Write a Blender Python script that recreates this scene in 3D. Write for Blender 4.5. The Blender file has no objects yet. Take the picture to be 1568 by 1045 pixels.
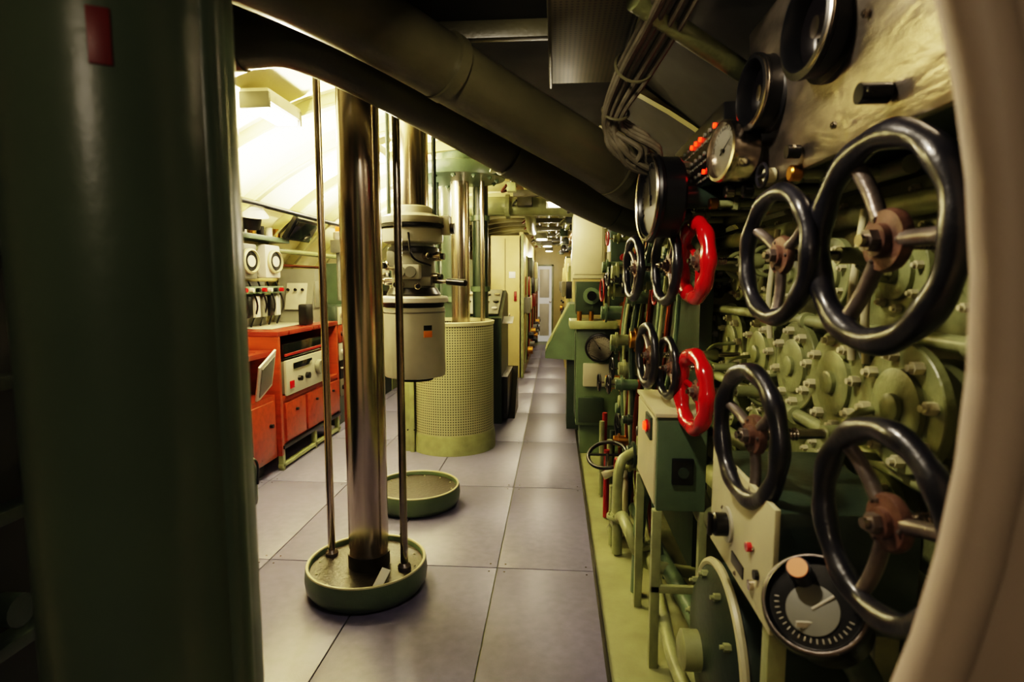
import bpy, bmesh, math, random
from mathutils import Vector, Matrix
random.seed(7)
V=Vector
sc=bpy.context.scene

# ---------------------------------------------------------------- materials
def lin(c):
    return tuple(((x/255)/12.92 if x/255<=0.04045 else ((x/255+0.055)/1.055)**2.4) for x in c)+(1,)
def mat(name,col,rough=.5,metal=0,var=.18,scale=6,bump=.0,coat=0,em=None,es=0,stretch=(1,1,1),bscale=60):
    m=bpy.data.materials.new(name); m.use_nodes=True
    nt=m.node_tree; N=nt.nodes; L=nt.links
    b=N['Principled BSDF']; c=lin(col)
    tc=N.new('ShaderNodeTexCoord'); mp=N.new('ShaderNodeMapping'); mp.inputs['Scale'].default_value=stretch
    L.new(tc.outputs['Object'],mp.inputs['Vector'])
    no=N.new('ShaderNodeTexNoise'); no.inputs['Scale'].default_value=scale; no.inputs['Detail'].default_value=5
    L.new(mp.outputs['Vector'],no.inputs['Vector'])
    cr=N.new('ShaderNodeValToRGB')
    cr.color_ramp.elements[0].position=.3; cr.color_ramp.elements[1].position=.7
    cr.color_ramp.elements[0].color=tuple(x*(1-var) for x in c[:3])+(1,)
    cr.color_ramp.elements[1].color=tuple(min(1,x*(1+var)) for x in c[:3])+(1,)
    L.new(no.outputs['Fac'],cr.inputs['Fac']); L.new(cr.outputs['Color'],b.inputs['Base Color'])
    b.inputs['Metallic'].default_value=metal
    mr=N.new('ShaderNodeMapRange'); mr.inputs['To Min'].default_value=max(0.02,rough*.8); mr.inputs['To Max'].default_value=min(1,rough*1.25)
    L.new(no.outputs['Fac'],mr.inputs['Value']); L.new(mr.outputs['Result'],b.inputs['Roughness'])
    if coat: b.inputs['Coat Weight'].default_value=coat; b.inputs['Coat Roughness'].default_value=.08
    if bump:
        n2=N.new('ShaderNodeTexNoise'); n2.inputs['Scale'].default_value=bscale; n2.inputs['Detail'].default_value=3
        L.new(mp.outputs['Vector'],n2.inputs['Vector'])
        bp=N.new('ShaderNodeBump'); bp.inputs['Strength'].default_value=bump; bp.inputs['Distance'].default_value=.01
        L.new(n2.outputs['Fac'],bp.inputs['Height']); L.new(bp.outputs['Normal'],b.inputs['Normal'])
    if em:
        b.inputs['Emission Color'].default_value=lin(em); b.inputs['Emission Strength'].default_value=es
    return m
HULL=mat('hull_cream_paint',(226,218,168),.45,var=.06,scale=3,bump=.1)
HULL_SHADE=mat('hull_painted_shade',(66,68,50),.5,var=.12,scale=3,bump=.1)  # shaded copy of the cream hull: darkness put into the colour
RIB=mat('rib_paint',(174,170,120),.45,var=.12)
CREAM=mat('cream_paint',(188,184,152),.38,var=.1,scale=5,bump=.08)
CREAMG=mat('cream_green_paint',(138,144,104),.36,var=.22,scale=9,bump=.15)
MANI=mat('manifold_green_paint',(122,128,88),.36,var=.25,scale=8,bump=.2)
GREEN=mat('machine_green_paint',(84,102,82),.35,var=.15,scale=7,bump=.1)
DGREEN=mat('dark_green_paint',(44,57,48),.35,var=.2,scale=5,bump=.08)
OLIVE=mat('olive_duct_paint',(74,72,52),.34,var=.2,scale=4,bump=.1)
PILLAR=mat('pillar_green_paint',(90,106,88),.3,var=.1,scale=3,bump=.08,bscale=30)
DARK=mat('dark_shade_and_parts',(24,24,18),.7,var=.2)  # shade put into the soffit's colour; also colours rack and floor strip
BLACK=mat('black_plastic',(14,14,16),.3,var=.2)
TILE=mat('purple_grey_vinyl',(108,106,134),.36,var=.14,scale=22,bump=.06,bscale=200)
FLG=mat('floor_green_paint',(138,142,104),.4,var=.2,scale=6,bump=.1)
CHROME=mat('worn_chrome',(202,190,176),.2,metal=1,var=.14,scale=5,stretch=(6,6,.6))
STEEL=mat('polished_steel',(160,152,140),.24,metal=1,var=.3,scale=10,bump=.2,bscale=14)
PLATE=mat('worn_steel_panel',(158,150,140),.3,metal=.92,var=.35,scale=8,bump=.22,bscale=18,stretch=(1,1,2.5))
BRASS=mat('brass',(170,125,55),.3,metal=1,var=.2)
RIM=mat('black_lacquer_rim',(26,26,34),.32,var=.4,scale=16,coat=.2,bump=.12)
SPOKE=mat('grey_spoke_steel',(112,104,100),.34,metal=.6,var=.35,scale=15,bump=.15)
HUB=mat('rusty_brown_hub',(96,70,58),.5,metal=.2,var=.4,scale=24,bump=.25)
RED=mat('red_enamel',(180,10,18),.22,var=.1,coat=.5)
REDP=mat('red_pipe_paint',(130,24,20),.4)
WOOD=mat('red_orange_laminate',(136,54,26),.3,var=.3,scale=4,stretch=(1,6,6))
WOODT=mat('red_desk_top',(118,42,28),.28,var=.15)
WHITE=mat('white_enamel',(214,210,198),.35,var=.06)
OFFW=mat('grey_white_enamel',(172,170,154),.35,var=.08)
RUB=mat('basin_dark_liner',(32,25,21),.35,var=.4,scale=30,bump=.25)
DIAL=mat('dial_face',(205,200,184),.25,var=.04,coat=.5)
DIALG=mat('grey_dial_face',(140,138,126),.25,var=.04,coat=.5)
GLASSD=mat('dark_glass',(14,12,14),.08,var=.1,coat=.8)
GREY=mat('instrument_grey',(108,108,98),.4,var=.12)
DGREY=mat('dark_instrument_face',(62,60,56),.25,var=.2,coat=.6)
ORNG=mat('orange_label',(225,130,30),.5,var=.05)
PEACH=mat('peach_knob_cap',(226,158,110),.4,var=.05)
PINK=mat('bulkhead_primer_cream',(196,180,164),.5,var=.05)
REDL=mat('red_lamp_lens',(255,40,10),.3,em=(255,30,6),es=8)
ORL=mat('orange_lamp_lens',(255,140,60),.3,em=(255,110,50),es=1.2)
LAMP=mat('warm_lamp_diffuser',(255,244,220),.3,em=(255,230,180),es=20)
LAMPD=mat('dim_lamp_diffuser',(255,240,210),.3,em=(255,214,150),es=1.5)
DOORW=mat('far_white_door_glow',(225,225,222),.4,var=.03,em=(235,235,235),es=.2)  # door is no lamp; its brightness is helped by a faint glow
YEL=mat('yellow_cream_partition',(198,184,128),.4,var=.06)
COPPER=mat('copper_pipe',(120,62,36),.35,metal=1,var=.2)
CARD=mat('paper_card',(240,238,232),.6,var=.03)
CABLE=mat('cable_grey',(84,80,66),.5,var=.3,scale=20)

def perforated(name,cx,cy,r,pitch=.022,col=(196,190,128)):
    m=mat(name,col,.42,var=.06); nt=m.node_tree; N=nt.nodes; L=nt.links; b=N['Principled BSDF']
    g=N.new('ShaderNodeNewGeometry'); s=N.new('ShaderNodeSeparateXYZ'); L.new(g.outputs['Position'],s.inputs[0])
    def M(op,a,bv=None):
        n=N.new('ShaderNodeMath'); n.operation=op
        for i,x in enumerate((a,bv)):
            if x is None: continue
            if isinstance(x,(int,float)): n.inputs[i].default_value=x
            else: L.new(x,n.inputs[i])
        return n.outputs[0]
    if r: ang=M('MULTIPLY',M('ARCTAN2',M('SUBTRACT',s.outputs[1],cy),M('SUBTRACT',s.outputs[0],cx)),r); h=s.outputs[2]
    else: ang=s.outputs[0]; h=s.outputs[1]
    u=M('SUBTRACT',M('FRACT',M('DIVIDE',ang,pitch)),.5); v=M('SUBTRACT',M('FRACT',M('DIVIDE',h,pitch)),.5)
    d=M('SQRT',M('ADD',M('MULTIPLY',u,u),M('MULTIPLY',v,v)))
    hole=M('LESS_THAN',d,.27)
    mx=N.new('ShaderNodeMixRGB'); L.new(hole,mx.inputs['Fac'])
    src=b.inputs['Base Color'].links[0].from_socket
    L.new(src,mx.inputs[1]); mx.inputs[2].default_value=(.03,.03,.02,1)
    L.new(mx.outputs[0],b.inputs['Base Color'])
    return m
PERF=perforated('perforated_cream_sheet',-.93,5.15,.37,col=(160,160,128))
PERFD=perforated('perforated_duct_sheet',0,0,0,pitch=.016,col=(96,92,68))

# ---------------------------------------------------------------- mesh builder
def basis(a):
    a=V(a).normalized()
    up=V((0,0,1)) if abs(a.z)<.95 else V((0,1,0))
    e1=up.cross(a).normalized(); e2=a.cross(e1).normalized()
    return e1,e2,a
class MB:
    def __init__(s,name): s.name=name; s.v=[]; s.f=[]; s.m=[]; s.mats=[]
    def mi(s,m):
        if m not in s.mats: s.mats.append(m)
        return s.mats.index(m)
    def add(s,vs,fs,m):
        o=len(s.v); k=s.mi(m); s.v+= [tuple(x) for x in vs]
        for f in fs: s.f.append([i+o for i in f]); s.m.append(k)
    def box(s,c,d,m,rot=(0,0,0),bev=.004):
        bm=bmesh.new(); bmesh.ops.create_cube(bm,size=1)
        for v in bm.verts: v.co=V((v.co.x*d[0],v.co.y*d[1],v.co.z*d[2]))
        bv=min(bev,min(d)*.3)
        if bv>0: bmesh.ops.bevel(bm,geom=bm.edges[:],offset=bv,segments=2,affect='EDGES',profile=.6)
        R=Matrix.Rotation(rot[2],3,'Z')@Matrix.Rotation(rot[1],3,'Y')@Matrix.Rotation(rot[0],3,'X')
        bm.verts.index_update()
        s.add([V(c)+R@v.co for v in bm.verts],[[v.index for v in f.verts] for f in bm.faces],m); bm.free()
    def bx(s,x0,x1,y0,y1,z0,z1,m,bev=.004):
        s.box(((x0+x1)/2,(y0+y1)/2,(z0+z1)/2),(abs(x1-x0),abs(y1-y0),abs(z1-z0)),m,bev=bev)
    def lathe(s,prof,o,axis,m,seg=28,closed=False,cap=True):
        e1,e2,a=basis(axis); o=V(o); vs=[];fs=[]
        for r,h in prof:
            for i in range(seg):
                t=2*math.pi*i/seg; vs.append(o+a*h+(e1*math.cos(t)+e2*math.sin(t))*max(r,1e-4))
        n=len(prof)
        for j in range(n if closed else n-1):
            k=(j+1)%n
            for i in range(seg):
                i2=(i+1)%seg; fs.append([j*seg+i,j*seg+i2,k*seg+i2,k*seg+i])
        if cap and not closed:
            fs.append(list(range(seg))[::-1]); fs.append([(n-1)*seg+i for i in range(seg)])
        s.add(vs,fs,m)
    def cyl(s,p0,p1,r,m,r2=None,seg=16,ch=0):
        p0=V(p0);p1=V(p1);h=(p1-p0).length; r2=r if r2 is None else r2
        pr=[(r,0),(r2,h)] if not ch else [(r-ch,0),(r,ch),(r2,h-ch),(r2-ch,h)]
        s.lathe(pr,p0,p1-p0,m,seg)
    def torus(s,c,axis,R,r,m,sR=48,sr=12,lobes=0,amp=0,phase=0):
        e1,e2,a=basis(axis); c=V(c); vs=[];fs=[]
        for i in range(sR):
            t=2*math.pi*i/sR; d=e1*math.cos(t)+e2*math.sin(t)
            rr=r*(1+amp*math.cos(lobes*t+phase)) if lobes else r
            for j in range(sr):
                p=2*math.pi*j/sr; vs.append(c+d*(R+rr*math.cos(p))+a*rr*math.sin(p))
        for i in range(sR):
            for j in range(sr):
                i2=(i+1)%sR;j2=(j+1)%sr; fs.append([i*sr+j,i2*sr+j,i2*sr+j2,i*sr+j2])
        s.add(vs,fs,m)
    def tube(s,pts,r,m,seg=12,smooth=True,sub=6):
        P=[V(p) for p in pts]
        if smooth and len(P)>2:
            Q=[]; E=[P[0]*2-P[1]]+P+[P[-1]*2-P[-2]]
            for i in range(1,len(E)-2):
                for k in range(sub):
                    t=k/sub; p0,p1,p2,p3=E[i-1],E[i],E[i+1],E[i+2]
                    Q.append(.5*((2*p1)+(p2-p0)*t+(2*p0-5*p1+4*p2-p3)*t*t+(3*p1-p0-3*p2+p3)*t**3))
            Q.append(P[-1]); P=Q
        vs=[];fs=[]; e1=None
        for i,p in enumerate(P):
            d=(P[min(i+1,len(P)-1)]-P[max(i-1,0)]).normalized()
            if e1 is None: e1,_,_=basis(d)
            e1=(e1-d*e1.dot(d)).normalized(); e2=d.cross(e1)
            for k in range(seg):
                t=2*math.pi*k/seg; vs.append(p+(e1*math.cos(t)+e2*math.sin(t))*r)
        for i in range(len(P)-1):
            for k in range(seg):
                k2=(k+1)%seg; fs.append([i*seg+k,i*seg+k2,(i+1)*seg+k2,(i+1)*seg+k])
        fs.append(list(range(seg))[::-1]); fs.append([(len(P)-1)*seg+k for k in range(seg)])
        s.add(vs,fs,m)
    def prism(s,poly,lo,hi,m,ax='z'):
        def mk(p,h):
            return {'z':(p[0],p[1],h),'y':(p[0],h,p[1]),'x':(h,p[0],p[1])}[ax]
        n=len(poly); vs=[mk(p,lo) for p in poly]+[mk(p,hi) for p in poly]
        fs=[list(range(n)),list(range(n,2*n))]+[[i,(i+1)%n,n+(i+1)%n,n+i] for i in range(n)]
        s.add(vs,fs,m)
    def bolts(s,c,axis,R,n,r,h,m,phase=0):
        e1,e2,a=basis(axis); c=V(c)
        for i in range(n):
            t=2*math.pi*i/n+phase; p=c+(e1*math.cos(t)+e2*math.sin(t))*R
            s.cyl(p,p+a*h,r,m,seg=6); s.cyl(p+a*h,p+a*h*1.5,r*.55,m,seg=8)
    def flange(s,c,axis,R,th,m,bm=None,n=8):
        a=V(axis).normalized(); c=V(c)
        s.lathe([(R*.98,0),(R,th*.1),(R,th*.88),(R*.98,th),(R*.6,th),(R*.6,th*1.5),(R*.57,th*1.6),(R*.22,th*1.6),(R*.22,th*2.1),(R*.2,th*2.2)],c,a,m,seg=44)
        s.bolts(c+a*th,a,R*.8,n,R*.10,R*.14,bm or m,phase=.2)
    def done(s,flip=False):
        me=bpy.data.meshes.new(s.name)
        lo=V((min(v[i] for v in s.v) for i in range(3))); hi=V((max(v[i] for v in s.v) for i in range(3)))
        o=V(((lo.x+hi.x)/2,(lo.y+hi.y)/2,lo.z))
        me.from_pydata([tuple(V(v)-o) for v in s.v],[],s.f)
        for m in s.mats: me.materials.append(m)
        me.polygons.foreach_set('material_index',s.m)
        bm=bmesh.new(); bm.from_mesh(me); bmesh.ops.recalc_face_normals(bm,faces=bm.faces[:]); bm.to_mesh(me); bm.free()
        me.polygons.foreach_set('use_smooth',[True]*len(me.polygons))
        me.set_sharp_from_angle(angle=math.radians(38)); me.update()
        ob=bpy.data.objects.new(s.name,me); ob.location=o; sc.collection.objects.link(ob)
        return ob

def light(parent,loc,power,col=(1,.76,.46),kind='POINT',size=.06,target=None,size_y=None):
    ld=bpy.data.lights.new('lamp_source',kind); ld.energy=power; ld.color=col
    if kind=='POINT': ld.shadow_soft_size=size
    elif kind=='SPOT': ld.shadow_soft_size=size; ld.spot_size=math.radians(165); ld.spot_blend=.6
    else:
        ld.size=size
        if size_y: ld.shape='RECTANGLE'; ld.size_y=size_y
    ob=bpy.data.objects.new('lamp_source',ld); sc.collection.objects.link(ob)
    ob.location=V(loc)-parent.location
    if target: ob.rotation_euler=(V(target)-V(loc)).to_track_quat('-Z','Y').to_euler()
    ob.parent=parent
    return ob

# ---------------------------------------------------------------- hull shell
CX,CZ,RH=-.75,.2,2.5
A0=-4.6
def arc(name,a0,a1,y0,y1,m,r0=RH,r1=RH+.06,n=40):
    b=MB(name); vs=[];fs=[]
    for i in range(n+1):
        t=math.radians(a0+(a1-a0)*i/n)
        for (r,y) in ((r0,y0),(r0,y1),(r1,y1),(r1,y0)):
            vs.append((CX+r*math.cos(t),y,CZ+r*math.sin(t)))
    for i in range(n):
        for k in range(4):
            k2=(k+1)%4; fs.append([i*4+k,i*4+k2,i*4+4+k2,i*4+4+k])
    fs+= [[0,1,2,3],[n*4+3,n*4+2,n*4+1,n*4]]
    b.add(vs,fs,m); return b
b=arc('ceiling',84,145,-2.5,14.5,HULL); q=arc('x',35,84,4.5,14.5,HULL); b.add(q.v,q.f,HULL); q=arc('x',35,84,-2.5,4.5,HULL_SHADE); b.add(q.v,q.f,HULL_SHADE); b.done()
arc('wall_right',A0,35,-2.5,14.5,DGREEN,n=14).done()
arc('wall_left',145,180-A0,-2.5,14.5,HULL,n=14).done()
b=MB('trim_1')   # hull frames
for k in range(16):
    y=2.75+k*.75
    for rr,w,d in ((RH-.07,.012,.07),(RH-.085,.03,.015)):
        q=arc('x',A0+1,179-A0,y-w,y+w,RIB,r0=rr,r1=rr+d,n=60)
        b.add(q.v,q.f,RIB)
b.done()
b=MB('wall_far'); b.bx(-3.3,1.75,14.5,14.6,0,2.75,YEL); b.done()
b=MB('wall_near'); b.bx(-3.3,1.75,-2.6,-2.5,0,2.75,OLIVE); b.done()
def hatch():
    b=MB('wall_bulkhead'); hx,hz,ha,hb=-.636,1.43,.985,.96
    n=96; vs=[];fs=[]
    for i in range(n):
        t=2*math.pi*i/n; c,s=math.cos(t),math.sin(t)
        ix,iz=hx+ha*c,hz+hb*s
        for q in range(300):
            ox,oz=hx+c*q*.01,hz+s*q*.01
            if (ox-CX)**2+(oz-CZ)**2>RH*RH or oz<0: break
        for (x,z,y) in ((ix,iz,.46),(ox,oz,.46),(ox,oz,.50),(ix,iz,.50)): vs.append((x,y,z))
    for i in range(n):
        j=(i+1)%n
        for k in range(4):
            k2=(k+1)%4; fs.append([i*4+k,i*4+k2,j*4+k2,j*4+k])
    b.add(vs,fs,PINK)
    b.tube([(hx+(ha-.01)*math.cos(2*math.pi*i/80),.46,hz+(hb-.01)*math.sin(2*math.pi*i/80)) for i in range(81)],.022,PINK,seg=14,smooth=False)
    b.done()
hatch()

# floor
b=MB('floor'); b.bx(-3.24,1.74,-2.5,14.5,-.08,-.012,FLG,bev=0); b.done()
b=MB('floor_tiles')
xs=[-2.75,-2.15,-1.535,-.915,-.295,.21]; ys=[-2.4+ .48+1.2*k for k in range(-1,14)]
for i in range(5):
    for j in range(14):
        g=.003; b.bx(xs[i]+g,xs[i+1]-g,ys[j]+g,min(ys[j+1],14.5)-g,-.0115,0,TILE,bev=.002)
        for dx,dy in ((.04,.04),(.04,-.04),(-.04,.04),(-.04,-.04)):
            X=xs[i]+dx if dx>0 else xs[i+1]+dx; Y=ys[j]+dy if dy>0 else ys[j+1]+dy
            if Y<14.4 and Y>.5: b.cyl((X,Y,-.001),(X,Y,.0012),.005,STEEL,seg=8)
b.bx(.205,.222,-2.4,14.4,-.0115,.004,DARK,bev=.001)
b.done()

b=MB('light_block_soffit')  # dark sheet added to hide the lit hull and keep overhead dark
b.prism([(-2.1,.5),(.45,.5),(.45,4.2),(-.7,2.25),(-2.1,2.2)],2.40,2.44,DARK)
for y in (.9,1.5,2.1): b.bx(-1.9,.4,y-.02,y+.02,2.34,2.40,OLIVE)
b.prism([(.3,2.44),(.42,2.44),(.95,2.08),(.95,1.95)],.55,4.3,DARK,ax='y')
b.done()

# ---------------------------------------------------------------- foreground pillar
b=MB('support_pillar'); X0,Y0=-.610,.80
b.lathe([(.145,0),(.145,2.36)],(X0,Y0,0),(0,0,1),PILLAR,seg=72)
b.lathe([(.17,0),(.17,.05),(.145,.07)],(X0,Y0,0),(0,0,1),PILLAR,seg=72)
b.cyl((-.477,.785,0),(-.477,.785,2.36),.024,PILLAR,seg=24)
b.box((X0+.49*.1455,Y0-.872*.1455,1.788),(.024,.004,.065),REDP,rot=(0,0,.51),bev=.001)
b.done()
b=MB('storage_rack')
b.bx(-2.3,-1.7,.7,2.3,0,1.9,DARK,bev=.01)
for z in (.4,.8,1.2,1.6): b.bx(-1.7,-1.62,.72,2.28,z-.02,z+.02,DGREEN)
for i in range(10): b.cyl((-1.69,.8+i*.15,.1+.4*(i%4)),(-1.62,.8+i*.15,.1+.4*(i%4)),.05,DGREEN)
b.done()

# ---------------------------------------------------------------- periscopes
Z=(0,0,1)
def basin(name,x,y,r=.29,h=.135):
    b=MB(name)
    b.lathe([(r-.05,0),(r-.02,.01),(r,.04),(r+.004,.08),(r,h-.012),(r-.004,h),(r-.012,h),(r-.018,h-.008),(r-.02,h-.03),(.03,h-.03)],(x,y,0),Z,GREEN,seg=64)
    b.lathe([(r-.002,h-.003),(r-.004,h+.003),(r-.014,h+.003),(r-.017,h-.003)],(x,y,0),Z,CREAM,seg=64,closed=True)
    b.lathe([(r-.021,h-.035),(r-.021,h-.026)],(x,y,0),Z,RUB,seg=64)
    b.bolts((x,y,h-.026),Z,r-.05,12,.006,.004,CREAM)
    return b
b=basin('periscope_floor_basin',-.92,2.66)
b.box((-.79,2.47,.138),(.05,.10,.005),CARD,rot=(.75,0,-.45),bev=.001)
b.done()
b=MB('periscope_mast')
b.lathe([(.1,.11),(.1,.17),(.092,.172),(.092,.20),(.096,.21),(.096,2.68)],(-.912,2.67,0),Z,CHROME,seg=64)
b.lathe([(.101,.109),(.101,.175)],(-.912,2.67,0),Z,RUB,seg=48)
b.done()
for x,y in ((-1.13,2.74),(-.724,2.63)):
    b=MB('guide_rod'); b.cyl((x,y,.11),(x,y,2.66),.018,CHROME if x<-1 else STEEL,seg=20)
    b.lathe([(.032,.109),(.032,.125),(.02,.14)],(x,y,0),Z,SPOKE,seg=20); b.done()
basin('periscope_floor_basin',-.93,3.72).done()

px,py=-.925,3.72
b=MB('periscope_with_eyepiece'); o=(px,py,0)
b.lathe([(.105,1.9),(.105,2.68)],o,Z,CHROME,seg=48)
for ax,ay in ((-.16,.02),(.15,-.03)): b.cyl((px+ax,py+ay,1.9),(px+ax,py+ay,2.66),.014,DGREEN)
b.lathe([(.12,1.86),(.2,1.865),(.205,1.88),(.205,1.905),(.14,1.93),(.125,1.97),(.108,1.98)],o,Z,OFFW,seg=48)
b.lathe([(.15,1.74),(.19,1.75),(.195,1.77),(.195,1.83),(.16,1.862)],o,Z,OFFW,seg=48)
b.lathe([(.165,1.84),(.21,1.842),(.21,1.858),(.165,1.86)],o,Z,BLACK,seg=48)
b.lathe([(.14,1.44),(.14,1.74)],o,Z,GREY,seg=48)
b.lathe([(.155,1.68),(.165,1.69),(.165,1.71),(.155,1.72)],o,Z,BLACK,seg=48)
b.lathe([(.17,1.40),(.175,1.42),(.15,1.46)],o,Z,BLACK,seg=48)
b.lathe([(.21,1.365),(.225,1.37),(.225,1.395),(.215,1.405),(.15,1.41)],o,Z,WHITE,seg=56)
b.lathe([(.19,1.33),(.2,1.365)],o,Z,BLACK,seg=48)
b.lathe([(.15,.875),(.195,.885),(.2,.9),(.2,1.33),(.195,1.335)],o,Z,OFFW,seg=64)
b.lathe([(.08,.85),(.12,.855),(.12,.88)],o,Z,BLACK,seg=32)
b.lathe([(.202,1.30),(.204,1.305),(.202,1.31)],o,Z,GREY,seg=64)
for dx in (-.034,.034):
    b.cyl((px+dx,py-.12,1.56),(px+dx,py-.21,1.56),.028,BLACK,seg=20); b.cyl((px+dx,py-.2,1.56),(px+dx,py-.225,1.56),.034,GREY,seg=20)
b.box((px,py-.13,1.56),(.16,.1,.09),OFFW,bev=.01); b.box((px-.1,py-.09,1.64),(.08,.08,.1),GREY,bev=.01)
b.box((px+.1,py-.08,1.50),(.08,.08,.06),GREY,bev=.01)
for t,z,r in ((-.3,1.53,.025),(-.8,1.66,.02),(-2.5,1.6,.03),(-2.8,1.5,.022),(-1.2,1.47,.02),(-1.9,1.48,.022),(-.1,1.66,.03)):
    d=V((math.cos(t),math.sin(t),0)); p=V((px,py,z))
    b.cyl(p+d*.13,p+d*.19,r,CHROME,seg=16,ch=.004); b.cyl(p+d*.185,p+d*.21,r*.7,BLACK,seg=14)
for sx in (-1,1):
    b.tube([(px+sx*.14,py-.05,1.5),(px+sx*.2,py-.08,1.5),(px+sx*.24,py-.1,1.5)],.014,CHROME)
    b.cyl((px+sx*.24,py-.1,1.5),(px+sx*.37,py-.16,1.49),.022,BLACK,seg=16,ch=.005)
b.box((px+.215,py+.02,1.86),(.06,.09,.12),OFFW,bev=.01); b.cyl((px+.245,py+.02,1.84),(px+.27,py+.02,1.84),.035,BLACK)
b.box((px+.125,py-.16,1.17),(.055,.008,.04),ORNG,rot=(0,0,.66),bev=.001)
b.box((px+.125,py-.16,1.21),(.055,.006,.03),BLACK,rot=(0,0,.66),bev=.001)
b.tube([(px-.16,py-.06,1.9),(px-.24,py-.1,1.75),(px-.21,py-.1,1.5),(px-.19,py-.05,1.38)],.01,BLACK)
b.tube([(px+.02,py-.2,1.8),(px+.05,py-.22,1.65),(px+.14,py-.12,1.6)],.007,BLACK)
b.done()

gx,gy=-.93,5.15
b=MB('perforated_mast_guard')
b.lathe([(.37,.17),(.37,1.13),(.366,1.13),(.366,.17)],(gx,gy,0),Z,PERF,seg=72,closed=True)
b.lathe([(.376,1.12),(.38,1.15),(.36,1.155),(.355,1.12)],(gx,gy,0),Z,CREAM,seg=72,closed=True)
b.lathe([(.385,.0),(.385,.1),(.376,.17),(.36,.17),(.36,0)],(gx,gy,0),Z,CREAMG,seg=72,closed=True)
b.bx(gx-.4,gx-.33,gy-.24,gy-.18,0,1.14,CREAMG); b.bx(gx-.34,gx-.30,gy-.27,gy-.23,0,1.14,CREAMG)
b.bolts((gx-.33,gy-.26,.2),(0,-1,0),.03,2,.008,.01,BLACK)
b.done()
b=MB('lowered_periscope_mast')
b.lathe([(.083,0),(.083,2.4),(.083,2.66)],(-.86,5.2,0),Z,CHROME,seg=48)
b.lathe([(.09,2.38),(.4,2.4),(.42,2.44),(.42,2.5),(.2,2.55),(.2,2.66)],(-.86,5.2,0),Z,GREEN,seg=56)
b.cyl((-.66,5.2,0),(-.66,5.2,2.4),.02,CHROME); b.cyl((-1.08,5.25,0),(-1.08,5.25,2.4),.02,DGREEN)
b.bolts((-.86,5.2,2.4),(0,0,-1),.33,12,.02,.02,GREEN)
b.done()
b=MB('periscope_hoist_cylinder')
b.cyl((-1.02,5.75,0),(-1.02,5.75,2.5),.12,DGREEN,seg=32); b.cyl((-.76,5.82,0),(-.76,5.82,2.5),.08,DGREEN,seg=32)
for z in (.6,1.3,2.0): b.lathe([(.14,0),(.14,.05)],(-1.02,5.75,z),Z,GREEN); b.lathe([(.1,0),(.1,.05)],(-.76,5.82,z+.1),Z,GREEN)
b.done()
b=MB('steering_console')
b.prism([(5.95,0),(6.8,0),(6.8,1.35),(6.55,1.4),(5.95,1.12)],-1.05,-.56,DGREEN,ax='x')
b.prism([(6.0,1.15),(6.53,1.395),(6.52,1.41),(5.99,1.165)],-1.0,-.6,GREY,ax='x')
for i in range(4):
    for j in range(3): b.cyl((-.95+.1*i,6.1+.15*j,1.19+.07*j),(-.95+.1*i,6.09+.15*j,1.225+.07*j),.03,(WHITE,BLACK,CHROME)[(i+j)%3])
b.box((-.53,6.15,1.09),(.16,.2,.01),CARD,rot=(.3,0,0)); b.bx(-.56,-.5,5.98,6.75,.05,.5,BLACK)
b.prism([(6.2,0),(6.8,0),(6.8,.5)],-.56,-.44,BLACK,ax='x')
b.done()

# ---------------------------------------------------------------- overhead pipes
b=MB('ventilation_duct')
b.tube([(-2.1,1.95,2.2),(-1.7,2.0,2.28),(-1.13,2.05,2.35),(-.87,2.12,2.34),(-.46,2.5,2.19),(.095,2.9,1.937),(.44,3.1,1.82),(.85,3.2,1.72)],.1,OLIVE,seg=28,sub=10)
for p,d in (((-1.13,2.05,2.35),(1,.1,0)),((-.2,2.68,2.07),(.55,.4,-.26)),((.3,3.02,1.865),(.4,.2,-.13))): b.lathe([(.106,-.02),(.106,.02)],p,d,OLIVE,seg=32)
b.done()
b=MB('ventilation_duct')
b.tube([(-.95,1.2,2.3),(-.7,1.6,2.3),(-.51,1.9,2.27),(-.26,2.2,2.19),(.133,2.5,2.034),(.375,2.7,1.93),(.8,2.85,1.85)],.11,OLIVE,seg=28,sub=10)
for p,d in (((-.385,2.05,2.235),(.25,.3,-.09)),((.26,2.6,1.98),(.25,.2,-.1))): b.lathe([(.117,-.02),(.117,.02)],p,d,OLIVE,seg=32)
b.done()
b=MB('overhead_cable_bundle')
for i in range(14):
    ox,oz=random.uniform(-.05,.05),random.uniform(-.03,.03)
    b.tube([(.36+ox,1.2,2.34+oz),(.30+ox,1.6,2.24+oz),(.24+ox,1.9,2.17+oz),(.19+ox*.6,2.08,2.07+oz),(.21+ox+.01*i,2.13,1.99+oz),(.34+ox,2.2,1.93+oz),(.6,2.3,1.9+oz)],.010,CABLE,seg=8)
b.torus((.24,1.9,2.17),(-.1,.8,-.3),.06,.005,OLIVE,sR=24,sr=6); b.torus((.2,2.07,2.08),(-.1,.6,-.5),.045,.005,OLIVE,sR=24,sr=6)
b.done()
b=MB('perforated_cable_tray')
b.bx(-.02,.22,1.35,2.35,2.27,2.275,PERFD,bev=.001); b.bx(-.03,-.02,1.35,2.35,2.25,2.32,OLIVE); b.bx(.22,.23,1.35,2.35,2.25,2.32,OLIVE)
for y in (1.5,2.2): b.bx(-.01,0,y,y+.03,2.28,2.40,OLIVE); b.bx(.2,.21,y,y+.03,2.28,2.40,OLIVE)
b.done()
b=MB('ceiling_beam')
b.tube([(.2,1.62,2.24),(.7,1.98,2.1)],.03,MANI,smooth=False); b.tube([(.2,1.68,2.28),(.7,2.04,2.14)],.02,MANI,smooth=False)
b.done()
b=MB('overhead_cream_pipe')
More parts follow.
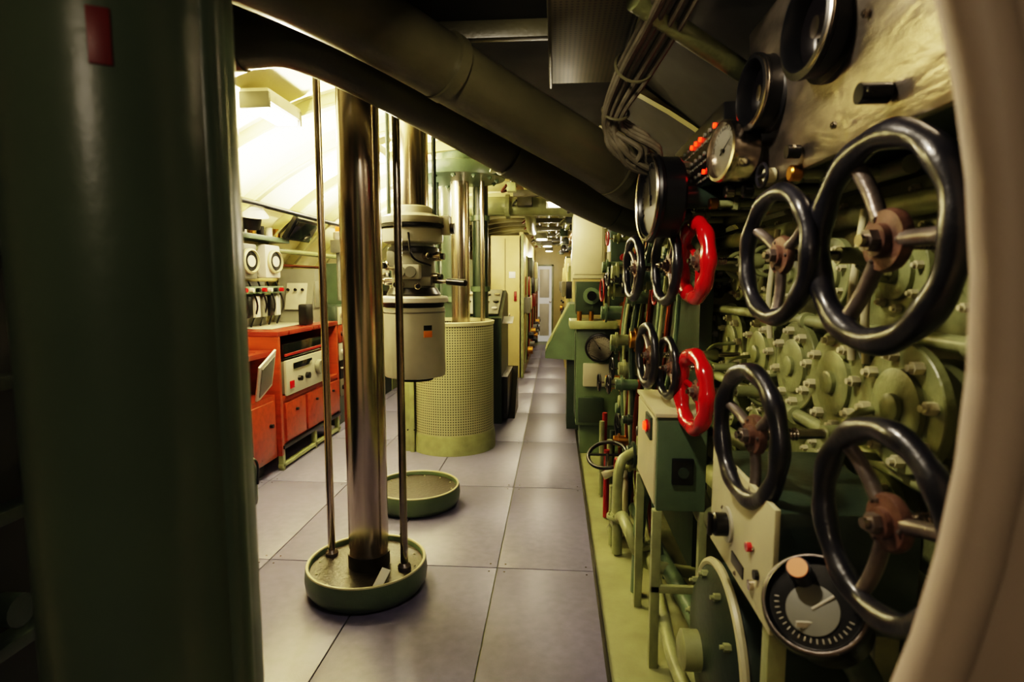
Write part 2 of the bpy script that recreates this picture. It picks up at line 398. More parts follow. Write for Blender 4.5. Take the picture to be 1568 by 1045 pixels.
b.tube([(-1.4,6.5,2.3),(-.9,6.3,2.3),(-.55,6.1,2.28),(.07,6,2.26),(.5,6,2.2)],.1,CREAMG,seg=24)
b.tube([(-.3,6.05,2.28),(-.28,6.3,2.2),(-.3,7,2.15),(-.3,7.5,2.15)],.06,CREAMG,seg=16)
for x in (-.5,.05): b.lathe([(.125,-.02),(.125,.02)],(x,6.05,2.27),(1,0,0),CREAMG)
b.done()
b=MB('overhead_pipe_run')
for i,(x,z,r) in enumerate([(.05,2.4,.03),(.15,2.32,.04),(.3,2.25,.05),(-.1,2.45,.03),(-.25,2.5,.025),(.45,2.1,.05),(-.4,2.5,.04),(.2,2.42,.03)]):
    b.tube([(x,4.3,z-.05),(x-.05,5,z),(x+.03,7,z-.03),(x-.04,10,z),(x,14.4,z)],r,(OLIVE,CREAMG,BRASS,GREEN)[i%4],seg=10)
for k in range(8): b.bx(-.40,.5,4.2+k*1.2,4.26+k*1.2,2.28,2.34,OLIVE)
b.done()
b=MB('ceiling_junction_boxes')
for k in range(22):
    y=4.0+k*.45; x=random.uniform(.02,.3) if k%2 else random.uniform(-.42,-.36); s=random.uniform(.07,.16); z=2.12 if k%2 else 2.25
    b.bx(x,x+s,y,y+s*1.3,z,z+s,(OLIVE,DGREEN,CREAMG,BLACK)[k%4],bev=.01)
    b.cyl((x+s/2,y+s/2,z+s),(x+s/2,y+s/2,2.34),.012,OLIVE)
    b.tube([(x,y,z+.05),(x-.05,y+.15,z+.02),(x+.05,y+.4,z+.1)],.012,random.choice((COPPER,BLACK,CREAMG)),seg=8)
b.done()

# ---------------------------------------------------------------- valves on right
def wheel(b,c,a,R,rt,rim,spk=SPOKE,hub=HUB,n=3,phase=0,lob=9):
    c=V(c); e1,e2,a=basis(a)
    b.torus(c,a,R-rt,rt,rim,sR=90,sr=16,lobes=lob,amp=.09)
    hc=c-a*R*.10
    b.lathe([(R*.2,-R*.07),(R*.27,-R*.05),(R*.28,0),(R*.26,R*.05),(R*.15,R*.06),(R*.14,R*.12)],hc,a,hub,seg=36)
    b.cyl(hc+a*R*.1,hc+a*R*.2,R*.1,SPOKE,seg=6); b.cyl(hc+a*R*.18,hc+a*R*.26,R*.055,STEEL,seg=12)
    b.bolts(hc+a*R*.05,a,R*.21,3,R*.025,R*.02,SPOKE)
    for k in range(n):
        t=phase+2*math.pi*k/n; d=e1*math.cos(t)+e2*math.sin(t)
        b.tube([hc+d*R*.22,hc+d*R*.5,hc+d*R*.75+a*R*.04,c+d*(R-rt*1.2)],R*.075,spk,seg=12,sub=4)
def valve(c,R,rim,phase=0,xw=.90,n=3,spk=SPOKE,hub=HUB,rt=None):
    b=MB('handwheel_valve'); a=V((-1,-.12,0)).normalized(); c=V(c)
    wheel(b,c,a,R,rt or R*.12,rim,spk,hub,n,phase)
    L=(xw-c.x)/abs(a.x)
    p=lambda t:c-a*t
    b.cyl(p(R*.15),p(L),R*.07,STEEL,seg=16)
    for k in range(10): b.torus(p(R*.25+k*.008),a,R*.07,.003,STEEL,sR=16,sr=6)
    l0=L*.5
    b.lathe([(R*.16,0),(R*.18,.02),(R*.12,.05),(R*.12,.09)],p(l0+.04),a,MANI,seg=24)
    e1,e2,_=basis(a)
    for s in (-1,1):
        b.tube([p(l0)+e2*s*R*.12,p(l0+.04)+e2*s*R*.3,p(L-.08)+e2*s*R*.38],R*.055,MANI,seg=10)
    b.lathe([(R*.55,-.01),(R*.55,.02),(R*.3,.03),(R*.2,.05)],p(L-.02),a,MANI,seg=32); b.bolts(p(L-.04),a,R*.44,8,R*.06,R*.08,CREAM)
    return b.done()
D=math.radians
valve((.568,1.085,1.573),.205,RIM,phase=0)
valve((.504,1.386,1.560),.163,RIM,phase=D(30))
valve((.494,2.12,1.573),.158,RED,phase=.5,spk=RED,rt=.027)
valve((.42,2.27,1.561),.155,RIM,phase=1)
valve((.352,2.68,1.558),.15,RIM,phase=.3)
valve((.492,2.07,1.109),.158,RED,phase=.9,spk=RED,rt=.027)
valve((.444,1.338,1.148),.168,RIM,phase=D(40))
valve((.492,.882,1.135),.162,RIM,phase=D(15))
valve((.383,2.44,1.192),.14,RIM,phase=.2)
valve((.436,2.27,1.164),.125,RIM,phase=1.2)
b=MB('valve_manifold')
b.bx(.86,.90,.53,4.3,.45,1.75,MANI,bev=.005)
W=(-1,-.03,0)
for z,R,x,ys_,n in ((1.225,.145,.79,(.66,.98,1.30,1.62,1.94,2.26,2.6,2.95),8),(1.52,.105,.83,(.82,1.12,1.42,1.74,2.0,2.3,2.65,3.0),8),
                  (.94,.10,.81,(.75,1.1,1.45,1.75,2.3,2.65),8),(.72,.08,.82,(.8,1.8,2.1,2.6),6)):
    for y in ys_:
        x1=x+random.uniform(-.02,.02)
        b.cyl((.88,y,z),(x1,y,z),R*.75,MANI,seg=28)
        b.flange((x1,y,z),W,R,.022,random.choice((MANI,MANI,CREAMG)),CREAM,n=n)
for z,r,x in ((1.68,.03,.83),(1.375,.018,.80),(1.07,.02,.78),(.83,.03,.80),(.6,.05,.78)):
    b.tube([(x,.55,z),(x,2,z),(x-.06,3,z),(x-.12,4.2,z)],r,CREAMG,seg=18)
    for y in (1.15,1.9,2.7): b.lathe([(r*1.5,-.012),(r*1.5,.012)],(x,y,z),(0,1,0),CREAMG,seg=20)
for y in (1.46,1.53,2.10): b.tube([(.76,y,1.30),(.75,y,1.45),(.77,y,1.68)],.010,CREAM,seg=10)
for k in range(16): b.bolts((.86,.62+k*.17,1.72),(-1,0,0),.0,1,.012,.014,CREAM); b.bolts((.86,.62+k*.17,1.09),(-1,0,0),.0,1,.010,.014,CREAM)
b.done()
b=MB('small_valve_row')
for k in range(9):
    y=1.5+k*.14; x=.60-.012*k; z=1.765+.02*(k%2)
    mm=(BRASS,CREAM,BLACK,STEEL)[k%4]
    b.cyl((x+.22,y,z),(x,y,z),.012,CREAMG,seg=12); b.cyl((x,y,z),(x-.03,y,z),.02,mm,seg=16,ch=.004)
    b.lathe([(.022,0),(.026,.008),(.022,.02)],(x+.07,y,z),(-1,0,0),CREAMG,seg=6)
    if k%4==1: b.torus((x-.035,y,z),(-1,-.1,0),.03,.005,RIM,sR=28,sr=8); b.box((x-.035,y,z),(.006,.055,.007),RIM)
b.tube([(.80,1.40,1.765),(.79,2.8,1.775)],.022,CREAMG,smooth=False)
b.done()
b=MB('pipe_fitting_cluster')
for k in range(64):
    y=random.uniform(2.75,4.4); z=random.uniform(.35,1.85); x=.40+random.uniform(0,.22)-(.06 if y>3.4 else 0); r=random.uniform(.02,.055)
    mm=random.choice((CREAMG,MANI,GREEN,DGREEN,BLACK,BRASS,DGREEN))
    b.cyl((x,y,z),(x+.2,y,z),r,mm,seg=14,ch=.004); b.lathe([(r*1.4,0),(r*1.4,.015)],(x+.03,y,z),(1,0,0),mm,seg=16)
    if k%3==0: b.torus((x-.04,y,z),(1,.1,0),r*1.6,.007,random.choice((RIM,REDP,RIM)),sR=24,sr=8); b.cyl((x-.04,y,z),(x,y,z),.006,STEEL); b.cyl((x-.04,y-r*1.6,z),(x-.04,y+r*1.6,z),.005,RIM); b.cyl((x-.04,y,z-r*1.6),(x-.04,y,z+r*1.6),.005,RIM)
for k in range(12):
    y=2.8+k*.12; b.tube([(.5+random.uniform(-.06,.06),y,.02),(.48,y,.6),(.55+random.uniform(-.08,.05),y+.05,1.2),(.6,y,1.9)],random.choice((.012,.016,.02)),random.choice((CREAMG,COPPER,DGREEN,GREEN)),seg=8)
b.bx(.66,.72,2.7,4.3,.1,1.9,DGREEN)
b.done()

# gauges
def gauge(b,c,a,R,dep,bez=BLACK,face=DIAL,ang=.6):
    e1,e2,a=basis(a); c=V(c)
    b.lathe([(R*.9,-dep),(R*.95,-dep*.9),(R*.95,0)],c,a,bez,seg=40)
    b.lathe([(R*1.0,-.012),(R*1.03,0),(R*1.0,.012),(R*.9,.014),(R*.86,.004),(R*.86,-.01)],c,a,bez,seg=48,closed=True)
    b.lathe([(R*.87,-.004),(R*.87,.0)],c,a,face,seg=40)
    ink=BLACK
    for k in range(21):
        t=math.radians(-30+k*12); d=e1*math.cos(t)+e2*math.sin(t); q=c+d*R*.74+a*.002
        b.cyl(q-d*R*.06,q+d*R*.06,R*.012,ink,seg=4)
    d=e1*math.cos(ang)+e2*math.sin(ang)
    b.cyl(c-d*R*.2+a*.004,c+d*R*.65+a*.004,R*.025,ink,r2=R*.008,seg=6); b.cyl(c,c+a*.008,R*.07,BLACK,seg=12)
b=MB('depth_gauge'); gauge(b,(.34,2.15,1.80),(-1,-.10,0),.15,.09,BLACK,DIALG,1.9)
b.torus((.325,2.15,1.8),(-1,-.10,0),.15,.006,STEEL,sR=56,sr=8)
b.cyl((.43,2.15,1.8),(.7,2.15,1.8),.04,DGREEN); b.bx(.6,.88,2.05,2.25,1.79,1.83,DGREEN); b.done()
b=MB('pressure_gauge'); gauge(b,(.475,1.73,1.87),(-1,-.2,.05),.085,.07,CHROME,DIALG); b.cyl((.5,1.73,1.87),(.72,1.78,1.87),.03,GREY); b.done()
b=MB('instrument_panel')
b.box((.585,1.36,1.99),(.03,.86,.44),PLATE,rot=(0,-.1,0),bev=.008)
b.bx(.605,.85,.98,1.78,1.80,2.08,DGREEN,bev=.01)
b.bolts((.566,1.36,1.99),(-1,0,0),.2,6,.008,.006,STEEL)
for y,z,R in ((1.64,2.00,.092),(1.31,2.03,.10)):
    b.lathe([(R*1.12,0),(R*1.12,.010),(R,.016),(R,.045),(R*1.05,.05),(R*1.05,.06),(R*.9,.065),(R*.84,.055),(R*.84,.02)],(.572,y,z),(-1,-.1,0),BLACK,seg=48)
    b.lathe([(R*.82,.02),(R*.82,.025)],(.572,y,z),(-1,-.1,0),GLASSD,seg=40)
    b.torus((.516,y-.008,z),(-1,-.1,0),R*.97,.006,CHROME,sR=48,sr=8)
    b.cyl((.55,y,z),(.535,y,z),R*.22,CHROME,seg=20)
b.cyl((.58,1.10,1.83),(.53,1.10,1.83),.018,BLACK); b.cyl((.58,1.47,1.81),(.55,1.47,1.81),.016,BLACK)
b.box((.54,1.10,1.83),(.012,.05,.012),BLACK)
b.done()
b=MB('indicator_lamp_panel')
b.bx(.5,.72,1.84,2.56,1.83,2.04,BLACK,bev=.006)
for j in range(3):
    for i in range(10):
        y=1.92+i*.062; z=1.87+j*.06
        on=(j==2 and i in (0,3,4,5)) or (j==0 and i in (1,2)) 
        b.cyl((.5,y,z),(.492,y,z),.008,REDL if on else GREY,seg=12)
        b.bx(.497,.5,y-.02,y+.02,z-.028,z-.02,GREY,bev=0)
b.done()

# lower-right equipment
b=MB('electrical_switch_box')
b.bx(.385,.57,2.15,2.62,.63,1.0,GREEN,bev=.008); b.bx(.378,.386,2.17,2.60,.65,.985,CREAM,bev=.003)
b.bx(.375,.58,2.14,2.63,.995,1.01,CREAM,bev=.003)
b.bx(.44,.52,2.13,2.15,.74,.84,BLACK,bev=.006); b.cyl((.48,2.13,.79),(.48,2.12,.79),.02,DGREEN)
b.bx(.368,.38,2.22,2.34,.885,.975,DGREEN); b.cyl((.37,2.28,.93),(.36,2.28,.93),.026,RED,seg=20); b.cyl((.36,2.28,.93),(.352,2.28,.93),.017,REDL)
b.bx(.375,.41,2.15,2.185,-.012,.63,CREAMG); b.bx(.55,.58,2.15,2.185,-.012,.63,CREAMG); b.bx(.375,.41,2.58,2.61,-.012,.63,CREAMG)
b.bx(.375,.58,2.15,2.17,.3,.33,CREAMG)
b.done()
b=MB('control_box')
b.bx(.458,.74,1.17,1.62,.77,1.03,DGREEN,bev=.008); b.bx(.446,.458,1.16,1.62,.77,1.04,CREAM,bev=.003)
b.cyl((.45,1.46,.88),(.405,1.46,.88),.03,BLACK,seg=24,ch=.006); b.cyl((.45,1.46,.88),(.44,1.46,.88),.045,OFFW,seg=24); b.box((.4,1.46,.88),(.012,.012,.06),BLACK)
b.cyl((.45,1.29,.90),(.435,1.29,.90),.011,RED); b.cyl((.45,1.24,.86),(.437,1.24,.86),.011,BLACK); b.cyl((.45,1.27,.82),(.437,1.27,.82),.012,CHROME)
b.bx(.443,.449,1.33,1.42,.80,.83,BLACK)
b.bolts((.447,1.39,.905),(-1,0,0),.12,4,.006,.004,STEEL)
b.bx(.68,.73,1.2,1.26,-.012,.77,CREAMG); b.bx(.68,.73,1.52,1.58,-.012,.77,CREAMG)
b.bx(.46,.5,1.2,1.24,.35,.77,CREAMG)
b.done()
b=MB('level_indicator')
a=V((-.50,-.55,.66)).normalized(); c=V((.475,1.03,.915))
e1,e2,_=basis(a); k=.9
b.lathe([(.07*k,-.12),(.088*k,-.1),(.09*k,-.02),(.1*k,-.015),(.104*k,0),(.1*k,.015),(.09*k,.02),(.085*k,.008)],c,a,BLACK,seg=56)
b.lathe([(.083*k,.005),(.083*k,.008)],c,a,DGREY,seg=48)
b.torus(c+a*.015,a,.094*k,.004,SPOKE,sR=56,sr=10)
b.lathe([(.045,.008),(.045,.011),(.02,.013)],c-e2*.012,a,GREY,seg=32)
for q in range(19):
    t=math.radians(190+q*9); d=e1*math.cos(t)+e2*math.sin(t); b.cyl(c+d*.060+a*.009,c+d*.068+a*.009,.0010,DIAL,seg=4)
d=e1*math.cos(.9)+e2*math.sin(.9); b.cyl(c-e2*.012+a*.014,c-e2*.012+d*.045+a*.014,.0022,DIAL,seg=6)
b.box(c-e2*.04+a*.012,(.04,.004,.01),DIAL,bev=0)
b.cyl(c+a*.008+e2*.04-e1*.03,c+a*.05+e2*.04-e1*.03,.021,BLACK,seg=20); b.cyl(c+a*.05+e2*.04-e1*.03,c+a*.055+e2*.04-e1*.03,.018,PEACH,seg=20)
b.tube([c-a*.1,(.62,1.1,.7),(.7,1.15,.4),(.7,1.15,0)],.03,DGREEN)
b.done()
b=MB('pump_motor')
b.lathe([(.06,-.02),(.2,0),(.25,.03),(.26,.06),(.26,.10),(.235,.11),(.235,.4),(.26,.41),(.26,.45)],(.47,1.72,.36),(1,0,0),DGREEN,seg=56)
b.torus((.51,1.72,.36),(1,0,0),.262,.014,CREAM,sR=64,sr=8)
b.bolts((.49,1.72,.36),(-1,0,0),.225,10,.012,.02,CREAMG)
b.lathe([(.06,0),(.06,.05),(.04,.06)],(.45,1.72,.36),(-1,0,0),CREAMG,seg=24)
b.bx(.5,.9,1.5,1.94,-.012,.1,CREAMG,bev=.01); b.bx(.52,.6,1.55,1.9,.08,.2,GREEN); b.bx(.78,.86,1.55,1.9,.08,.2,GREEN)
b.tube([(.62,1.72,.6),(.62,1.75,.72),(.6,1.9,.74),(.62,2.3,.55),(.7,2.9,.5)],.045,CREAMG,seg=16)
b.done()
b=MB('low_pipework')
b.tube([(.34,3.3,.05),(.36,3.0,.25),(.36,2.75,.3),(.45,2.7,.15),(.7,2.7,.1)],.03,CREAMG)
b.tube([(.30,3.5,.3),(.42,3.5,.34),(.42,3.4,.15),(.42,3.3,.0)],.026,CREAM)
b.tube([(.5,1.2,.3),(.42,1.8,.2),(.45,2.4,.18),(.5,3.4,.2)],.025,CREAMG)
b.tube([(.6,.8,.12),(.6,2,.12),(.5,3.5,.1)],.04,GREEN)
b.tube([(.4,2.7,.0),(.42,2.72,.4),(.5,2.8,.62),(.6,2.9,.7)],.028,GREEN)
b.tube([(.35,3.1,.0),(.35,3.1,.45),(.42,3.15,.55),(.6,3.2,.6)],.028,CREAMG)
b.flange((.35,3.1,.2),Z,.06,.02,CREAMG); b.flange((.42,2.72,.22),Z,.055,.02,CREAMG)
for k in range(8): b.cyl((.33+.03*(k%3),3.2+.13*k,.0),(.33+.03*(k%3),3.2+.13*k,.35+.03*k),.018,(CREAMG,DGREEN,CREAMG,REDP)[k%4])
b.torus((.33,3.55,.42),(-.2,-.4,.9),.12,.012,BLACK); b.cyl((.33,3.55,.3),(.33,3.55,.43),.012,STEEL); b.cyl((.21,3.55,.42),(.45,3.55,.42),.008,BLACK)
b.done()

b=MB('wall_mounted_control_unit')
b.bx(.14,.41,4.95,5.25,1.52,2.07,CREAM,bev=.02); b.bx(.16,.39,4.945,4.955,1.56,2.03,CREAM,bev=.003)
b.bx(.17,.40,4.9,5.25,1.22,1.50,DGREEN,bev=.015); b.cyl((.30,4.9,1.38),(.30,4.86,1.38),.07,GREEN); b.cyl((.30,4.86,1.38),(.30,4.84,1.38),.04,BLACK)
b.bx(.12,.52,4.85,5.25,1.10,1.17,CREAMG,bev=.01)
for x in (.2,.3,.42): b.cyl((x,4.88,1.15),(x,4.88,1.25),.02,BRASS)
b.bx(.18,.60,4.95,5.35,.25,1.10,GREEN,bev=.015); b.bx(.24,.46,4.92,4.96,.60,.80,OFFW,bev=.008); b.bx(.2,.42,4.93,4.96,.28,.5,DGREEN,bev=.008)
b.bx(.175,.18,5.0,5.3,.3,1.05,DGREEN)
b.cyl((.45,5.0,1.1),(.45,5.0,1.75),.03,CREAM); b.bx(.46,.60,4.9,5.3,1.2,2.0,DGREEN)
b.bx(.22,.6,5.0,5.35,-.012,.26,GREEN,bev=.01)
gauge(b,(.37,4.84,.945),(-.05,-1,0),.12,.09,BLACK,WHITE,2.2)
b.cyl((.37,4.93,.945),(.37,5,.945),.05,BLACK)
for z in (.35,.6,.85,1.3,1.5,1.7,1.9): b.cyl((.56,4.9,z),(.56,4.84,z),.03,(CREAM,BRASS,REDP)[int(z*10)%3])
b.done()
b=MB('chart_lectern')
b.prism([(.22,.72),(-.1,.74),(-.1,.8),(.14,1.28),(.22,1.28)],5.7,6.3,GREEN,ax='y')
b.prism([(-.09,.83),(-.1,.82),(.13,1.275),(.14,1.275)],5.75,6.25,CREAMG,ax='y')
b.bx(.12,.3,5.8,6.2,-.012,.74,DGREEN)
b.done()

# ---------------------------------------------------------------- far corridor
b=MB('corridor_partition')
b.bx(-1.0,-.52,8.9,8.96,0,2.2,YEL,bev=.005); b.bx(-.56,-.50,8.9,14.3,0,2.25,YEL,bev=.005)
b.bx(-.535,-.49,8.88,8.97,0,2.22,CREAMG)
b.bx(-.78,-.775,8.885,8.9,0.05,2.15,DGREEN)
b.bx(-.72,-.70,8.86,8.9,.9,1.0,CHROME); b.bx(-.64,-.60,8.88,8.9,1.2,1.35,REDP); b.bx(-.72,-.62,8.885,8.9,1.55,1.65,CARD)
for k in range(12):
    y=9.1+k*.42
    b.bx(-.50,-.40-.03*(k%2),y,y+.26,1.0+(k%3)*.28,1.25+(k%3)*.33,(GREY,WOOD,DGREEN,CREAM,BLACK)[k%5],bev=.01); b.cyl((-.44,y+.1,.4+(k%2)*.2),(-.36,y+.1,.4+(k%2)*.2),.06,(BRASS,BLACK,GREY)[k%3])
    b.tube([(-.47,y,.2),(-.45,y+.05,.9),(-.46,y+.1,1.9)],.014,(CREAMG,BLACK,REDP)[k%3],seg=8)
b.done()
b=MB('side_cabinet')
b.bx(-1.95,-1.15,7.6,8.3,0,1.8,GREEN,bev=.01)
b.bx(-1.9,-1.2,7.58,7.6,.1,.85,DGREEN); b.bx(-1.9,-1.2,7.58,7.6,.95,1.7,DGREEN); b.cyl((-1.3,7.58,1.2),(-1.3,7.54,1.2),.03,CHROME)
b.done()
b=MB('equipment_locker_row')
for k in range(9):
    y=6.6+k*.86; h=(1.9,1.7,2.0,1.8)[k%4]; x=(.20,.16,.24)[k%3]
    b.bx(x,.8,y,y+.8,-.012,h,(YEL,CREAMG,GREEN,YEL)[k%4],bev=.01); b.bx(x-.01,x,y+.05,y+.75,.1,h*.5,(CREAM,YEL,CREAMG)[k%3])
    b.bx(x-.01,x,y+.05,y+.75,h*.54,h-.08,(CREAM,YEL,GREEN)[k%3]); b.cyl((x-.01,y+.1,h*.6),(x-.05,y+.1,h*.6),.02,BLACK)
    b.bx(x-.08,x,y+.2,y+.45,1.3,1.5,(BLACK,GREY,REDP)[k%3]); b.cyl((x-.06,y+.6,.9),(x,y+.6,.9),.07,(BLACK,BRASS)[k%2])
b.done()
b=MB('door_1')
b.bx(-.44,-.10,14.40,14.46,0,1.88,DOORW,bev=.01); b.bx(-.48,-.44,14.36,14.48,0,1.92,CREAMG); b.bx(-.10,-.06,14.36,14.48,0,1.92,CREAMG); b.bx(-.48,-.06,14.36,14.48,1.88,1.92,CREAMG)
b.cyl((-.14,14.4,1.0),(-.14,14.34,1.0),.02,CHROME); b.bx(-.15,-.11,14.33,14.35,.98,1.02,CHROME)
b.bx(-.40,-.16,14.385,14.4,1.1,1.8,WHITE); b.bx(-.40,-.16,14.385,14.4,.15,.95,WHITE)
b.done()

# ---------------------------------------------------------------- left side
b=MB('plotting_desk')
xf=-2.15
b.bx(-2.8,xf,4.3,5.55,1.07,1.11,WOODT,bev=.006); b.bx(-2.8,xf,4.3,4.34,.12,1.07,WOOD); b.bx(-2.8,xf,5.5,5.54,.12,1.07,WOOD)
b.bx(-2.8,-2.75,4.34,5.5,.12,1.07,WOOD)
b.bx(-2.8,xf,4.34,5.5,.55,.59,WOOD); b.bx(-2.78,xf-.01,4.34,5.5,.2,.55,WOOD)
for y in (4.38,4.78,5.16): b.bx(xf-.012,xf+.008,y,y+.36,.22,.53,WOOD,bev=.006); b.cyl((xf+.008,y+.18,.45),(xf+.03,y+.18,.45),.012,BLACK)
b.bx(xf-.02,xf+.012,4.32,5.54,.17,.2,BLACK)
for y in (4.33,4.95,5.5): b.bx(xf-.04,xf,y-.02,y+.02,0,.2,CREAMG)
b.bx(xf-.04,xf,4.3,5.55,.02,.05,CREAMG)
b.bx(-2.75,xf-.03,3.2,4.28,.93,.97,WOODT,bev=.006); b.bx(-2.75,xf-.03,3.2,4.28,.12,.62,WOOD); b.bx(-2.75,-2.7,3.2,4.28,.6,.93,WOOD)
for y in (3.25,3.76): b.bx(xf-.035,xf-.015,y,y+.48,.16,.58,WOOD,bev=.006); b.cyl((xf-.015,y+.4,.4),(xf+.01,y+.4,.4),.015,BLACK)
b.bx(-2.7,-2.25,3.3,4.2,.0,.12,BLACK)
b.bx(-2.7,-2.3,4.5,5.3,1.112,1.116,OFFW,bev=.001)
b.bx(-2.28,-2.2,4.95,5.1,1.11,1.30,BLACK,bev=.02); b.bx(-2.6,-2.4,3.4,3.8,.97,1.0,CARD)
b.done()
b=MB('radio_receiver')
b.bx(-2.6,-2.15,4.4,5.2,.60,.86,GREY,bev=.006); b.bx(-2.15,-2.13,4.38,5.22,.59,.87,OFFW,bev=.004)
b.cyl((-2.13,4.98,.74),(-2.09,4.98,.74),.065,GREY,seg=28,ch=.006); b.cyl((-2.13,4.75,.7),(-2.1,4.75,.7),.028,BLACK); b.cyl((-2.13,4.6,.7),(-2.1,4.6,.7),.022,BLACK)
b.bx(-2.128,-2.12,4.5,4.85,.79,.84,GLASSD); b.bx(-2.128,-2.12,4.43,4.5,.64,.7,RED)
for z in (.64,.83): b.cyl((-2.13,5.17,z),(-2.1,5.17,z),.012,BLACK)
b.bx(-2.55,-2.16,4.4,5.3,.88,1.0,GLASSD,bev=.004); b.bx(-2.16,-2.15,4.42,5.28,.9,.92,REDP)
b.done()
b=MB('chart_folder')
b.box((-2.13,4.05,.80),(.015,.24,.36),WHITE,rot=(.5,.35,.1),bev=.004); b.box((-2.119,4.05,.80),(.01,.18,.28),GREY,rot=(.5,.35,.1),bev=.002)
b.done()
b=MB('fire_extinguisher'); X,Y=-2.06,3.6
b.lathe([(.05,0),(.065,.01),(.07,.04),(.07,.25),(.05,.30),(.022,.31),(.022,.34)],(X,Y,0),Z,DGREEN,seg=28); b.cyl((X,Y,.33),(X+.07,Y-.03,.35),.01,BLACK); b.tube([(X,Y,.34),(X+.08,Y,.3),(X+.08,Y,.15)],.008,BLACK); b.done()
b=MB('gyro_repeater_unit')
for y,z in ((4.42,1.66),(4.82,1.67)):
    b.bx(-2.68,-2.42,y-.13,y+.13,z-.14,z+.14,(GREY if y<4.5 else WHITE),bev=.015)
    b.lathe([(.1,0),(.1,.03),(.085,.04),(.08,.02)],(-2.42,y,z),(1,-.15,0),CREAM,seg=32); b.lathe([(.078,.02),(.078,.024)],(-2.42,y,z),(1,-.15,0),BLACK,seg=32)
    b.lathe([(.045,.024),(.045,.03)],(-2.42,y,z),(1,-.15,0),WHITE,seg=32)
b.bx(-2.58,-2.4,4.2,5.1,1.84,1.88,GREEN); b.bx(-2.75,-2.45,4.25,5.05,1.40,1.46,GREEN)
for k in range(7): b.bx(-2.62,-2.48,4.25+k*.12,4.33+k*.12,1.2,1.38,(WHITE,GREY,BLACK)[k%3],bev=.01)
for k in range(6): b.cyl((-2.47,4.3+k*.14,1.88),(-2.47,4.3+k*.14,1.96),.03,(BLACK,WHITE,BRASS)[k%3])
for k in range(8): b.cyl((-2.45,4.28+k*.1,1.43),(-2.42,4.28+k*.1,1.43),.018,(BLACK,RED,WHITE)[k%3])
for k in range(5): b.tube([(-2.5,4.4+k*.15,1.5),(-2.46,4.45+k*.15,1.3),(-2.55,4.5+k*.15,1.12)],.008,BLACK,seg=6)
b.bx(-2.75,-2.62,4.25,5.05,1.11,1.5,GREY)
b.done()
b=MB('sloped_instrument_box')
b.prism([(5.25,1.11),(5.62,1.11),(5.62,1.62),(5.4,1.62)],-2.65,-2.3,GREY,ax='x')
b.bx(-2.3,-2.285,5.36,5.6,1.25,1.5,GREY,bev=.003); b.cyl((-2.285,5.48,1.4),(-2.265,5.48,1.4),.04,BLACK); b.box((-2.45,5.30,1.36),(.2,.012,.26),OFFW,rot=(-.28,0,0))
for k in range(3): b.cyl((-2.52+.07*k,5.29,1.42),(-2.52+.07*k,5.275,1.425),.014,BLACK)
b.done()
b=MB('tilted_display_screen')
b.box((-2.33,5.2,1.97),(.04,.5,.22),BLACK,rot=(0,.55,0),bev=.01); b.box((-2.308,5.2,1.955),(.01,.44,.17),GLASSD,rot=(0,.55,0),bev=.003); b.cyl((-2.35,5.2,1.98),(-2.42,5.2,2.03),.03,GREY)
b.done()
b=MB('desk_lamp')
b.lathe([(.03,.1),(.05,.09),(.11,.02),(.12,0),(.11,0),(.045,.085)],(-2.32,4.32,2.0),(.2,-.2,1),WHITE,seg=32); b.lathe([(.06,-.1),(.07,-.02),(.04,.02)],(-2.32,4.32,2.0),(.2,-.2,1),BLACK,seg=24)
b.tube([(-2.32,4.32,2.08),(-2.36,4.36,2.05),(-2.42,4.4,1.96),(-2.45,4.4,1.88)],.012,BLACK)
b.done()
b=MB('alarm_beacon')
b.lathe([(.08,0),(.09,.02),(.09,.08),(.07,.09)],(-2.25,6.0,1.93),Z,WHITE,seg=28); b.lathe([(.07,.09),(.07,.13),(.05,.17),(.01,.18)],(-2.25,6.0,1.93),Z,ORL,seg=28); b.bx(-2.35,-2.2,5.92,6.08,1.8,1.93,GREY); b.cyl((-2.3,6,1.3),(-2.3,6,1.8),.02,GREY)
b.done()
b=MB('left_equipment_rack')
for k in range(6):
    y=5.75+k*.5; h=(1.25,1.7,1.45,1.75,1.5,1.8)[k]
    b.bx(-2.6,-2.25,y,y+.46,0,h,(DGREEN,GREEN,GREY,DGREEN,CREAMG,GREEN)[k],bev=.01)
    for j in range(5):
        z=.3+j*(h-.4)/4.5; b.bx(-2.25,-2.235,y+.05,y+.4,z,z+.18,(GREY,BLACK,OFFW,WOOD,CREAM)[(j+k)%5],bev=.004)
        for q in range(3): b.cyl((-2.235,y+.11+q*.11,z+.09),(-2.2,y+.11+q*.11,z+.09),.025,(BLACK,CHROME,WHITE)[(q+j)%3])
b.done()
b=MB('hull_side_piping')
for k,(dx,r,m) in enumerate(((0,.02,CREAMG),(.07,.03,YEL),(.15,.015,COPPER),(.2,.025,CREAMG))):
    ang=D(150-k*4); x=CX+(RH-.14)*math.cos(ang); z=CZ+(RH-.14)*math.sin(ang)
    b.tube([(x,2.4,z),(x,6,z),(x,9,z)],r,m,smooth=False)
ang=D(128); x=CX+(RH-.12)*math.cos(ang); z=CZ+(RH-.12)*math.sin(ang); b.tube([(x,2.4,z),(x,9,z)],.022,BLACK,smooth=False)
b.done()

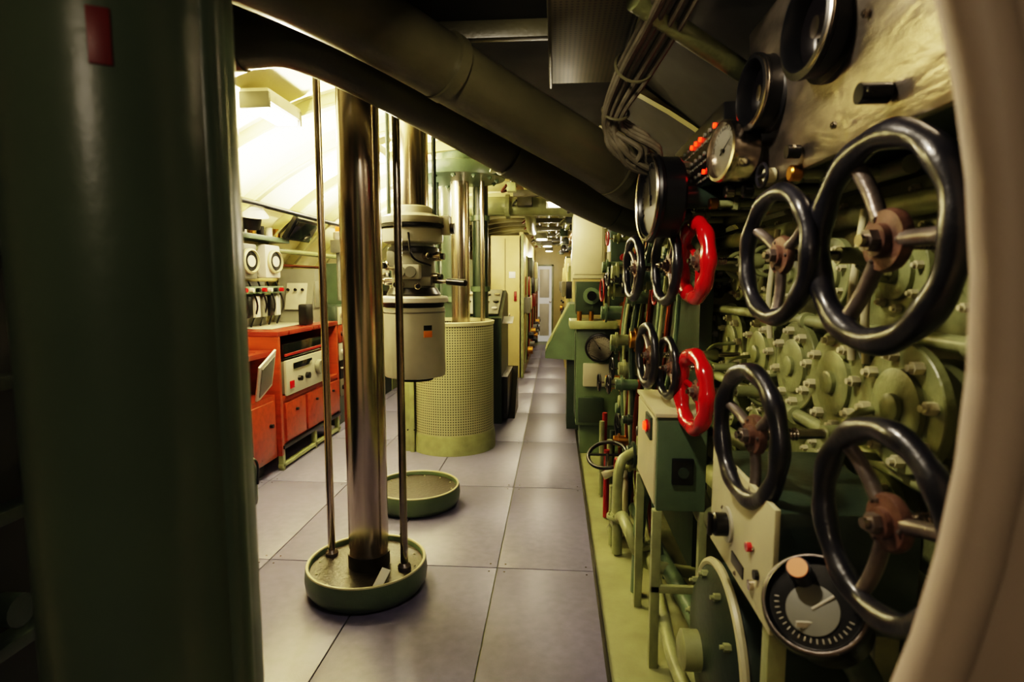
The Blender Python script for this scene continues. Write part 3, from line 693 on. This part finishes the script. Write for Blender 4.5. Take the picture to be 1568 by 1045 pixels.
# ---------------------------------------------------------------- lamps
def fixture(x,y,power,z=None,col=(1,.84,.60),up=0):
    z0=z or CZ+math.sqrt(RH**2-(x-CX)**2)-.03
    b=MB('ceiling_light_fixture')
    b.bx(x-.08,x+.08,y-.2,y+.2,z0-.07,z0,WHITE,bev=.012); b.bx(x-.065,x+.065,y-.185,y+.185,z0-.10,z0-.07,LAMP,bev=.01)
    for s in (-1,1): b.bx(x-.082,x+.082,y+s*.19-.012,y+s*.19+.012,z0-.105,z0-.02,GREY,bev=.004)
    ob=b.done(); light(ob,(x,y,z0-.17),power,col,size=.05)
    if up: light(ob,(x-.12,y+.35,z0-.5),up,(1,.87,.60),'SPOT',.04,target=(x-.35,y+.4,z0+.3))  # added upward spot without a lamp body, to overexpose the hull
    return ob
fixture(-1.6,3.25,42,up=430); fixture(-1.45,4.55,42,up=430); fixture(-1.6,6.0,32,up=240); fixture(-1.4,7.6,26,up=40)
fixture(.0,4.6,6,z=2.2); fixture(-.2,8.1,24,z=2.18); fixture(-.15,10.0,22,z=2.2); fixture(-.15,12.6,36,z=2.25)
b=MB('overhead_work_light'); b.bx(-.35,.0,1.1,1.35,2.34,2.40,WHITE); b.bx(-.33,-.02,1.12,1.33,2.325,2.34,LAMPD,bev=.004)
ob=b.done(); light(ob,(-.18,1.22,2.31),21,(1,.86,.66),'AREA',.16,target=(.8,1.7,1.2),size_y=.10)
b=MB('aft_fill_light'); b.bx(-.6,-.2,-1.3,-1.1,2.3,2.36,WHITE); b.bx(-.58,-.22,-1.28,-1.12,2.285,2.3,LAMP,bev=.004)  # unseen lamp added behind the camera to light bulkhead and pillar
ob=b.done(); light(ob,(-.4,-1.2,2.2),13,(1,.84,.68),size=.1)

w=bpy.data.worlds.new('World'); sc.world=w; w.use_nodes=True
w.node_tree.nodes['Background'].inputs[0].default_value=(.01,.009,.007,1); w.node_tree.nodes['Background'].inputs[1].default_value=1

# ---------------------------------------------------------------- camera
cd=bpy.data.cameras.new('camera'); cam=bpy.data.objects.new('camera',cd); sc.collection.objects.link(cam)
cd.sensor_width=36; cd.lens=20.25; cd.clip_start=.02
cam.location=(0,0,1.5)
f=V((-.0750,.9919,-.1028)).normalized(); r=V((.9972,.0754,0)).normalized(); u=r.cross(f)
cam.matrix_world=Matrix(((r.x,u.x,-f.x,0),(r.y,u.y,-f.y,0),(r.z,u.z,-f.z,1.5),(0,0,0,1)))
cd.dof.use_dof=True; cd.dof.focus_distance=4.2; cd.dof.aperture_fstop=3.6
sc.camera=cam
sc.view_settings.view_transform='Filmic'
sc.view_settings.look='High Contrast'
sc.view_settings.exposure=.1
